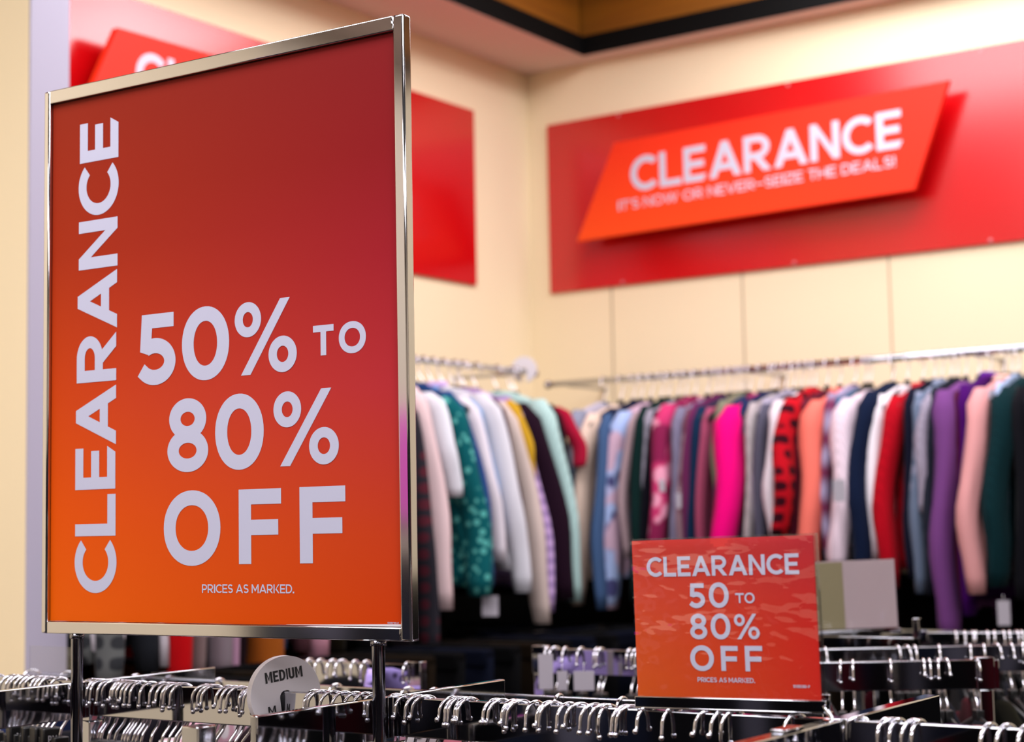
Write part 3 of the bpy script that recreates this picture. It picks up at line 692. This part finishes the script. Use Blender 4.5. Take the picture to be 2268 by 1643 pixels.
# round size divider on the end of the left rail
def divider(name, label, c, ydir, R, th, word, tilt=0.0, slot=True, letters_=True):
    g = tag(empty(name, c, (0, 0, ydir)), label, 'size divider'); mb = MB(); g.rotation_mode = 'XYZ'
    # local: disc in XZ, thickness along Y, face to -Y, slot opens downwards, rail passes through the origin
    sw, SZ = .0085, -.003
    n = 72; lo = []
    a0 = math.asin(sw / R)
    for i in range(n + 1):
        a = -PI / 2 + a0 + (2 * PI - 2 * a0) * i / n; lo.append((R * math.cos(a), R * math.sin(a)))
    lo += [(-sw, SZ)] + [(sw * math.cos(a), SZ + sw * math.sin(a)) for a in [PI - PI * k / 8 for k in range(1, 8)]] + [(sw, SZ)]
    mb.prism(lo, 1, -th / 2, th / 2); d = mb.build('disc', WHITEP, g)
    if letters_:
        fr = lambda x, y, lift: Vector((x, -th / 2 - lift, y))
        letters(layout(word, -.0255, .0255, .018, .0315, .2, .13), 'size_word', BLKINK, d, fr)
        for sx in (-.021, .021): letters(layout(word[0], sx - .0052, sx + .0052, -.022, -.0105, .2), 'size_letter', BLKINK, d, fr)
    return g
pd = on(1152, 826, 0, .3)
divider('size_divider', 'blank white round size divider at the end of the left wall rail', (.3, -.50, RODZ + .035), .35, .042, .010, '', letters_=False)

# dark trousers on low rails under the wall clothes
low = _dark('black_trouser_cloth', '#060607'); low2 = _dark('navy_trouser_cloth', '#070a16'); low3 = _dark('brown_trouser_cloth', '#120c06')
def trousers(name, loc, rz, m_, label, group):
    g = tag(empty(name, loc, (0, 0, rz)), label, 'trousers', group)
    for sg in (-1, 1):
        rs = []
        for i in range(8):
            t = i / 7; w = .095 - .03 * t; cx = sg * (.088 - .01 * t)
            rs.append([(cx + x, y * (1 - .2 * t), -.05 - .95 * t) for x, y in superell(w, .02, 14)])
        mb = MB(); mb.rings(rs); mb.build('leg', m_, g)
    mb = MB(); mb.rbox((-.17, -.024, -.075), (.17, .024, -.03), .008); mb.build('waistband', m_, g)
    return g
tag(boxobj('hanging_rail', (.15, -.71, 1.213), (2.5, -.69, 1.233), CHROME2), 'low chrome rail of dark trousers in front of the back wall', 'rail')
tag(boxobj('hanging_rail', (.69, -2.5, 1.213), (.71, -.75, 1.233), CHROME2), 'low chrome rail of dark trousers in front of the left wall', 'rail')
for x in (.2, 2.44):
    boxobj('upright', (x - .012, -.712, 0), (x + .012, -.688, 1.213), CHROME2, bpy.data.objects['hanging_rail.002'])
for y in (-2.45, -.8):
    boxobj('upright', (.688, y - .012, 0), (.712, y + .012, 1.213), CHROME2, bpy.data.objects['hanging_rail.003'])
for i in range(20):
    trousers('trousers', (.2 + .06 + i * .112, -.7, 1.25), PI / 2, (low, low2, low, low3)[i % 4], '%s pair of dark trousers from the left on the low back wall rail' % ORD[i], 'dark trousers on the low back wall rail')
for i in range(13):
    trousers('trousers', (.7, -2.38 + i * .122, 1.25), 0, (low, low3, low, low2)[i % 4], '%s pair of dark trousers from the wing wall on the low left wall rail' % ORD[i], 'dark trousers on the low left wall rail')

# ------------------------------------------------------------------ front rack: one long rail crossed by three arms
RZ, RH, RY = 1.325, .046, -3.43                   # top of rail, bar height, rail line
rack = tag(empty('clothing_rack', (2.07, RY, 0)), 'chrome front clothing rack with flat rails below the tall poster sign', 'clothing rack')
def rk(a, b): return (a[0] - 2.07, a[1] - RY, a[2]), (b[0] - 2.07, b[1] - RY, b[2])
def rbar(name, a, b, r=.0015, m_=CHROME2):
    a, b = rk(a, b); return boxobj(name, a, b, m_, rack, r)
JX = (1.552, 2.076, 2.647)
xs = [.95] + list(JX) + [3.25]
for a, b in zip(xs[:-1], xs[1:]):
    rbar('rail', (a + (.012 if a > 1 else 0), RY - .005, RZ - RH), (b - (.012 if b < 3 else 0), RY + .005, RZ))
for jx, yf, yb, hw in ((JX[0], -4.1, -3.195, .005), (JX[1], -3.667, -3.20, .005), (JX[2], -4.05, -3.175, .009)):
    rbar('cross_arm', (jx - hw, yf, RZ - RH - .002), (jx + hw, RY - .012, RZ + .001))
    rbar('cross_arm', (jx - hw, RY + .012, RZ - RH - .002), (jx + hw, yb, RZ + .001))
    rbar('junction_sleeve', (jx - .0125, RY - .0125, RZ - RH - .006), (jx + .0125, RY + .0125, RZ + .0015), .001)
    rbar('upright', (jx - .012, RY - .012, .02), (jx + .012, RY + .012, RZ - RH - .006), .002)
    rbar('foot', (jx - .02, RY - .05, 0), (jx + .02, RY + .35, .02), .004)
for jx in (1.0, 3.2):
    rbar('upright', (jx - .012, RY - .012, .02), (jx + .012, RY + .012, RZ - RH), .002)
    rbar('foot', (jx - .02, RY - .05, 0), (jx + .02, RY + .35, .02), .004)
# stepped stop block ahead of the middle arm, joined to it by a lower tongue
rbar('arm_tongue', (JX[1] - .004, -3.745, RZ - RH - .03), (JX[1] + .004, -3.60, RZ - RH - .004), .001)
rbar('stop_block', (JX[1] - .012, -3.762, RZ - RH - .03), (JX[1] + .012, -3.735, RZ - .0005), .0015)
# price-label clip on the right arm
rbar('label_clip', (JX[2] - .006, -3.575, RZ + .001), (JX[2] + .010, -3.535, RZ + .005), .0008)

HANG = {
 'front rail left of left sign post': [-30, 5, 16, 26, 37, 48, 58, 69, 79, 90, 112],
 'front rail between left sign post and size disc': [182, 196, 202, 219, 234, 250, 254, 262, 274, 282, 292, 313, 337, 352, 365, 370, 385, 435, 447, 454, 485, 497, 512, 533, 540, 547],
 'front rail between size disc and right sign post': [676, 692, 718, 742, 767, 790, 807],
 'front rail between right sign post and small red sign': [857, 881, 906, 925, 983, 989, 997, 1005, 1022, 1079, 1093, 1117, 1122, 1134, 1168, 1197, 1208, 1242, 1267, 1299, 1320, 1326, 1369, 1374, 1416],
 'front rail under small red sign': [1473, 1555, 1586, 1610, 1747],
 'front rail right of small red sign': [1885, 1947, 1962, 1975, 2008, 2020, 2178, 2216, 2259],
}
GCOL = [('#14141c', 'black'), ('#8c1024', 'dark red'), ('#1c2444', 'navy'), ('#a87a90', 'dusty pink'), ('#5a4a44', 'brown'), ('#b8b2b8', 'pale grey'), ('#241420', 'plum black'), ('#7a1a2c', 'burgundy'), ('#2e3c58', 'slate blue'), ('#8a5c20', 'ochre')]
gm = [fabric('front_cloth', c, 'plain') for c, n in GCOL]
kk = 0
rn = random.Random(3)
last = None; lastg = -9
for where, pxs in HANG.items():
    for n_, px in enumerate(pxs):
        p = on(px, 1580 if px > 800 else 1555, 1, RY - .017)
        x = p.x
        if last is not None and x - last < .006: x = last + .006
        last = x
        size = None
        if where.endswith('left of left sign post'): size = {2: 'M', 5: 'L', 7: 'S', 9: 'PM'}.get(n_)
        if 'under' in where: lab = 'chrome hanger hook, %s from left, %s' % (ORD[n_], where)
        else: lab = 'chrome-hooked hanger, %s from left, %s' % (ORD[n_], where)
        hanger((x, RY, RZ + .0002), rn.uniform(-.75, -.1), lab, 'hangers on the ' + where, rn.choice((0, 0, 1, 2)), size=size)
        if x - lastg > .045:
            lastg = x
            ci = rn.randrange(len(GCOL))
            nm = ('hanging_blouse', 'hanging_shirt')[kk % 2]
            garment(nm, (x, RY, RZ - .012), PI / 2 + rn.uniform(-.05, .05), gm[ci], '%s top on %s hook, %s' % (GCOL[ci][1], ORD[n_], where), 'blouse', 'tops on the ' + where,
                    length=.62, half=.19, thick=.011, flare=.02, sleeve=.4, sl_len=.5, seed=300 + kk)
        kk += 1
rbar('rear_rail', (1.30, -3.055, 1.25), (2.46, -3.045, 1.29))
for x_ in (1.33, 2.43):
    rbar('upright', (x_ - .01, -3.06, .02), (x_ + .01, -3.04, 1.25), .002); rbar('foot', (x_ - .02, -3.12, 0), (x_ + .02, -2.98, .02), .004)
REAR = [(70, '#e4dce2', 'plain', None, 'white'), (150, '#182448', 'plain', None, 'navy'), (300, '#16161c', 'plain', None, 'black'), (400, '#1c1a22', 'plain', None, 'charcoal'), (486, '#d8a8b8', 'plaid', '#e8e0e4', 'pink and white checked'), (640, '#2a1c24', 'plain', None, 'blackberry'),
        (745, '#cfc6c4', 'bands', '#8a7a78', 'cream striped'), (905, '#7a1428', 'plain', None, 'dark red'), (962, '#c8c4c6', 'spots', '#16161a', 'white and black spotted'), (1046, '#b86878', 'spots', '#e8d8dc', 'rose patterned'), (1110, '#cfc4c0', 'plain', None, 'oatmeal'), (1240, '#14141a', 'plain', None, 'black'),
        (1380, '#1c2030', 'plain', None, 'ink blue'), (1530, '#8a8a98', 'plain', None, 'grey'), (1635, '#c890a0', 'plain', None, 'dusty pink')]
for i, (px, c, pt, c2, nm) in enumerate(REAR):
    p = on(px, 1600, 1, -3.05)
    garment('hanging_shirt', (p.x, -3.05, 1.328), PI / 2 + rn.uniform(-.3, .3), fabric('rear_cloth', c, pt, c2), '%s top, %s from left on the low rail behind the front rail' % (nm, ORD[i]), 'shirt', 'tops on the low rear rail',
            length=.6, half=.15, thick=.03, flare=.01, sleeve=.5, sl_len=.5, sl_out=0, seed=800 + i)
    hanger((p.x, -3.05, 1.2902), rn.uniform(-.3, .2), 'hanger of the %s top, %s from left on the low rear rail' % (nm, ORD[i]), 'hangers on the low rear rail', 0)
# round MEDIUM divider on the front rail
divider('size_divider', 'white round size divider reading MEDIUM on the front rail', (1.905, RY, RZ - .004), YAW + math.radians(33), .0475, .012, 'MEDIUM').rotation_euler[1] = math.radians(-7)

# ------------------------------------------------------------------ small red sign in a clear pocket on the rail
SWd, SHt = .2125, .166
hold = tag(empty('small_sign', (2.4155, RY - .001, RZ + .0135), (0, -.0165, 0)), 'small red CLEARANCE 50 to 80% off card in clear pocket on the front rail', 'sign')
CARD = gradient_print('card_print', [(0, '#e05a10'), (.3, '#e2551a'), (.65, '#e04a2a'), (1, '#d43a2c')], [(0, '#d82412'), (.35, '#d81c10'), (.6, '#d02420'), (1, '#c22834')], .5, .4)
mb = MB(); mb.box((0, .0, 0), (SWd, .0022, SHt)); mb.build('card', CARD, hold)
fr = lambda x, y, lift: Vector((x * .9296, -.0001 - lift, SHt + y * .9336))
letters(layout('CLEARANCE', .0188, .2108, -.0418, -.0193, .2), 'headline', LETTER2, hold, fr)
letters(row([('5', .0723, .0932, -.0777, -.05), ('0', .0982, .1233, -.0777, -.0493)], .0055) + row([('T', .1313, .1421, -.0725, -.0616), ('O', .1428, .1553, -.0729, -.0612)], .0022), 'lettering', LETTER2, hold, fr)
letters(row([('8', .0724, .0942, -.1127, -.084), ('0', .0988, .1236, -.1127, -.084), ('%', .1285, .1596, -.1124, -.0845)], .0055), 'lettering', LETTER2, hold, fr)
letters(row([('O', .0709, .101, -.148, -.1194), ('F', .11, .1314, -.1474, -.1199), ('F', .14, .1615, -.1475, -.1197)], .0058), 'lettering', LETTER2, hold, fr)
letters(layout('PRICES AS MARKED.', .079, .151, -.1602, -.1549, .185), 'small_print', LETTER2, hold, fr)
letters(layout('10VB0380-P', .1967, .2167, -.1645, -.1612, .17), 'print_code', LETTER2, hold, fr)
# clear pocket: wavy front film with a thumb notch, back sheet, right lip
nw, nd = .0118, .0105
cxn = .1174 * .9296
gx, gz = 64, 50
vs, fs = [], []
for k in range(gz + 1):
    for i in range(gx + 1):
        u, v = i / gx, k / gz
        x = -.0006 + (SWd + .0045) * u; z = -.001 + (SHt + .0022) * v
        bul = .0022 * math.sin(PI * u) * math.sin(PI * v) + .0030 * math.exp(-(1 - v) / .13) * (.25 + .75 * math.sin(PI * u))
        wr = .00009 * math.sin(38 * u + 55 * v + 2.2 * math.sin(9 * u)) * math.sin(PI * v) + .00013 * math.sin(14 * u - 21 * v + 1.5 * math.sin(11 * v)) * math.sin(PI * u) * v
        vs.append((x, -.0017 - bul - wr, z))
for k in range(gz):
    for i in range(gx):
        cx_, cz_ = -.0006 + (SWd + .0045) * (i + .5) / gx, -.001 + (SHt + .0022) * (k + .5) / gz
        if math.hypot((cx_ - cxn) / nw, (cz_ - SHt - .0012) / nd) < 1: continue
        q0 = k * (gx + 1) + i; fs.append((q0, q0 + 1, q0 + gx + 2, q0 + gx + 1))
mb = MB(); mb.add(vs, fs, True); mb.build('pocket_front', POCKET, hold)
mb = MB(); mb.box((-.0006, .0024, -.001), (SWd + .0045, .003, SHt + .0022)); mb.build('pocket_back', ACRYL, hold)
mb = MB(); mb.rbox((SWd + .0035, -.0022, -.001), (SWd + .0048, .003, SHt + .0018), .0004); mb.build('pocket_edge', ACRYL, hold)
base = [(-.006, -.0028), (-.006, .0005), (-.0045, .0005), (-.0045, -.001), (.0045, -.001), (.0045, .002), (.006, .002), (.006, -.0028)]
mb = MB(); mb.rbox((-.001, -.006, -.011), (SWd + .008, -.0035, .0006), .0008); mb.build('holder_lip', CHROME2, hold)
mb = MB(); mb.rbox((-.001, -.0062, -.0125), (SWd + .010, .0062, -.0105), .0008); mb.build('holder_base', CHROME2, hold)
mb = MB(); mb.rbox((-.001, .0035, -.011), (SWd + .008, .006, .006), .0008); mb.build('holder_back', CHROME2, hold)
mb = MB(); mb.tube([(SWd + .006, -.0065, -.004), (SWd + .010, -.007, -.010), (SWd + .014, -.0095, -.014), (SWd + .0175, -.011, -.019), (SWd + .0185, -.0115, -.027), (SWd + .0185, -.0115, -.085)], .0022, 8); mb.build('clamp_wire', CHROME2, hold)

# ------------------------------------------------------------------ racks farther back
def far_rack(label, a, b, zt, hooks, gcols, grp, h=.046, garm=True, gl=.6, nd=1):
    a, b = Vector((a[0], a[1], 0)), Vector((b[0], b[1], 0)); d = (b - a); ln = d.length; ang = math.atan2(d.y, d.x)
    g = tag(empty('clothing_rack', (a.x, a.y, 0), (0, 0, ang)), label, 'clothing rack')
    boxobj('rail', (0, -.006, zt - h), (ln, .006, zt), CHROME2, g, .0015)
    for t in (.04, .96):
        boxobj('upright', (ln * t - .011, -.009, .02), (ln * t + .011, .009, zt - h), CHROME2, g, .002)
        boxobj('foot', (ln * t - .02, -.13, 0), (ln * t + .02, .13, .02), CHROME2, g, .004)
        boxobj('end_cap', (ln * t - .014, -.009, zt - h), (ln * t + .014, .009, zt + .004), CHROME2, g, .001)
    lg = Vector((-9, 0, 0))
    for i, t in enumerate(hooks):
        p = a + d * t
        lab = '%s' % (ORD[i],)
        hanger((p.x, p.y, zt + .0002), ang + rn.uniform(-.25, .25), 'blurred black hanger, %s from the left on the %s' % (ORD[i], grp), 'hangers on the ' + grp, rn.choice((0, 1, 2)))
        if garm and (p - lg).length > .04:
            lg = p
            c, n_ = gcols[i % len(gcols)]
            garment('hanging_blouse', (p.x, p.y, zt - .012), ang + PI / 2 + rn.uniform(-.08, .08), c, '%s top on the %s hanger, %s' % (n_, ORD[i], grp), 'blouse', 'tops on the ' + grp,
                    length=gl, half=.13, thick=.014, flare=.01, sleeve=.4, sl_out=-.01, sl_len=gl * .9, seed=500 + i + len(grp))
    return g
dk = [(fabric('black_top_cloth', '#0d0d11', 'plain'), 'black'), (fabric('charcoal_top_cloth', '#1c1c24', 'plain'), 'charcoal'), (fabric('wine_top_cloth', '#4a0e1a', 'plain'), 'wine red'), (fabric('ink_top_cloth', '#141a30', 'plain'), 'ink blue'), (fabric('olive_top_cloth', '#1e1c12', 'plain'), 'dark olive')]
def tpar(x0, x1, lst): return [(x - x0) / (x1 - x0) for x in lst]
far_rack('short blurred chrome rack behind the small red sign, nearest of the three right racks', (1.98, -2.659), (2.45, -2.364), 1.30,
         [.08, .2, .32, .44] + [.513 + .458 * t for t in tpar(1829, 2187, [1861, 1888, 1970, 2044, 2057, 2077, 2094, 2160])], dk, 'nearest right rack')
far_rack('blurred chrome rack behind the small red sign, middle of the three right racks', (1.95, -2.352), (2.55, -1.922), 1.30,
         [.05, .15, .25] + [.385 + .35 * t for t in tpar(1943, 2268, [1980, 2000, 2018, 2072, 2142, 2172, 2200, 2232, 2258])], dk, 'middle right rack')
far_rack('blurred chrome rack behind the small red sign, farthest of the three right racks', (2.085, -1.787), (2.42, -1.65), 1.30,
         [.205 + .38 * t for t in tpar(2107, 2268, [2115, 2137, 2154, 2162, 2187, 2203, 2222, 2236, 2252, 2262])], dk, 'farthest right rack')
far_rack('blurred chrome rack seen left of the small red sign', (1.585, -2.39), (1.93, -2.39), 1.30,
         tpar(1205, 1490, [1230, 1243, 1262, 1290, 1318, 1325, 1375, 1386, 1394, 1402, 1440]), dk, 'rack left of the small red sign')
far_rack('blurred chrome rack seen below the poster beside the right post', (1.30, -2.78), (1.62, -2.776), 1.30,
         tpar(640, 905, [702, 722, 745, 762, 786, 806, 880]), dk, 'rack behind the right sign post')
# short bracket rail between the right racks
br = tag(empty('bracket_arm', (2.02, -2.07, 0)), 'short blurred chrome arm with bent end behind the small red sign', 'rack arm')
boxobj('arm', (0, -.006, 1.27), (.19, .006, 1.31), CHROME2, br, .001); boxobj('bent_end', (.178, -.006, 1.285), (.19, .006, 1.345), CHROME2, br, .001)
boxobj('upright', (.08, -.011, 0), (.102, .011, 1.27), CHROME2, br, .002)

mpo = tag(empty('reflection_sheet', (.052, -6.8, 1.56)), 'unseen magenta sheet behind the camera, added for its reflection in the chrome frame', 'poster')
boxobj('sheet', (0, -.2, 0), (.004, .2, .37), mat('magenta_reflection', '#e838c8', .5), mpo)  # out-of-view sheet, added to put magenta into the frame's right bar
# white price tags hanging from the rack left of the small sign
TAGM = mat('ticket_card', '#aaa4ae', .7)
def ticket(name, c, w, h, label, rz=YAW, m_=TAGM, cat='tag', group=None):
    g = tag(empty(name, c, (0, 0, rz)), label, cat, group)
    mb = MB(); mb.rbox((-w / 2, -.0006, -h), (w / 2, .0006, 0), .0005, 1); mb.build('card', m_, g)
    mb = MB(); mb.tube([(0, 0, -.004), (0, -.002, .006), (0, 0, .014)], .0006, 6); mb.build('loop', WHITEP, g)
    return g
for i, (px, py, w, h, D, lab) in enumerate(((1208, 1448, .026, .062, 2.98, 'tall white tag at the left end of the rack left of the small sign'), (1245, 1486, .018, .034, 2.97, 'short white tag, second from the left under the rack left of the small sign'),
                                      (1293, 1486, .036, .034, 2.95, 'wide white tag, third from the left under the rack left of the small sign'),
                                      (1503, 1092, .012, .044, 4.9, 'white price tag on the lavender-grey cardigan'), (1466, 1062, .017, .036, 4.9, 'cream price tag on the pink floral dress'),
                                      (1858, 1062, .034, .06, 4.6, 'pale blue and white price tag on the blush white sweater'), (2222, 1330, .032, .062, 4.25, 'pale grey tag low under the dark teal sweater'),
                                      (1085, 1320, .046, .056, 4.75, 'white tag under the pale grey sweater on the left rail'))):
    p = CAM + ray(px, py) * D
    ticket('price_tag', p, w, h, lab)

# taupe card in a holder seen from behind, above the right racks
tp = tag(empty('sign_card', (1.985, -2.047, 1.318), (0, -.02, math.radians(34))), 'blank taupe back of a sign card standing above the right racks', 'sign')
TAUPE = mat('taupe_card', '#e6cbcc', .8)
mb = MB(); mb.box((0, -.001, 0), (.165, .001, .128)); mb.build('card', TAUPE, tp)
mb = MB(); mb.box((-.001, -.0018, 0), (.066, -.0012, .126)); mb.build('acrylic_tint_strip', mat('acrylic_edge_tint', '#b5a67e', .8), tp)  # painted strip for the olive tint seen through the acrylic edge
mb = MB(); mb.box((-.002, -.0035, -.002), (.168, -.002, .131)); mb.build('pocket_front', ACRYL, tp)
mb = MB(); mb.rbox((-.004, -.006, -.010), (.17, .006, -.002), .001); mb.build('holder_base', CHROME2, tp)
mb = MB(); mb.rbox((.075, -.005, -1.318), (.09, .005, -.010), .001); mb.build('stem', CHROME2, tp)

# lilac leopard-spot top behind the right post, empty acrylic holder at far left
lil = fabric('lilac_spotted_cloth', '#b9a4ea', 'spots', '#15101c')
pl_ = on(828, 1483, 1, -2.775)
garment('spotted_blouse', (pl_.x, -2.775, 1.372), YAW + PI / 2, lil, 'lilac top with black spots draped over the rail behind the right sign post', 'blouse', None, length=.6, half=.1, thick=.024, flare=.02, sleeve=.4, sl_len=.4, seed=77)
ah = tag(empty('acrylic_holder', (1.395, -3.405, RZ + .0005)), 'empty clear acrylic sign holder at the far left behind the hangers', 'sign holder')
boxobj('pane', (0, 0, 0), (.088, .0025, .042), ACRYL, ah, .0004); boxobj('foot', (0, -.012, 0), (.088, .012, .002), ACRYL, ah, .0004)

# ------------------------------------------------------------------ lights: ceiling panels in the raised ceiling
def panel(loc, sx, sy, power, col=(1, .955, .995), rot=(0, 0, 0)):
    l = bpy.data.lights.new('ceiling_lamp', 'AREA'); l.shape = 'RECTANGLE'; l.size, l.size_y = sx, sy; l.energy = power; l.color = col
    o = bpy.data.objects.new('ceiling_lamp', l); COL.objects.link(o); o.location = loc; o.rotation_euler = rot
    return o
panel((1.5, -1.5, 3.5), 1.4, 1.4, 42)
panel((1.05, -2.25, 3.5), .9, .5, 24)
panel((1.75, -.55, 3.5), 1.1, .95, 40)
panel((3.9, -1.2, 3.5), 1.2, 1.2, 50)
panel((1.4, -4.6, 3.5), 1.2, 1.2, 85)
panel((3.6, -4.4, 3.5), 1.2, 1.2, 70)
panel((1.4, -7.2, 3.5), 1.2, 1.2, 80)
panel((4.0, -7.2, 3.5), 1.2, 1.2, 80)
panel((6.3, -2.8, 3.5), 1.2, 1.2, 60)
panel((6.3, -6.0, 3.5), 1.2, 1.2, 60)
w = bpy.data.worlds.new('world'); SC.world = w; w.use_nodes = True
w.node_tree.nodes['Background'].inputs[0].default_value = (.9, .93, 1, 1); w.node_tree.nodes['Background'].inputs[1].default_value = .0

vs = SC.view_settings
SC.display_settings.display_device = 'sRGB'
vs.view_transform = 'Standard'; vs.look = 'None'; vs.exposure = -0.25; vs.gamma = 1.0; vs.use_curve_mapping = False
SC.cycles.use_denoising = True
SC.cycles.max_bounces = 8; SC.cycles.transparent_max_bounces = 12; SC.cycles.caustics_reflective = False; SC.cycles.caustics_refractive = False
SC.cycles.sample_clamp_indirect = 8.0
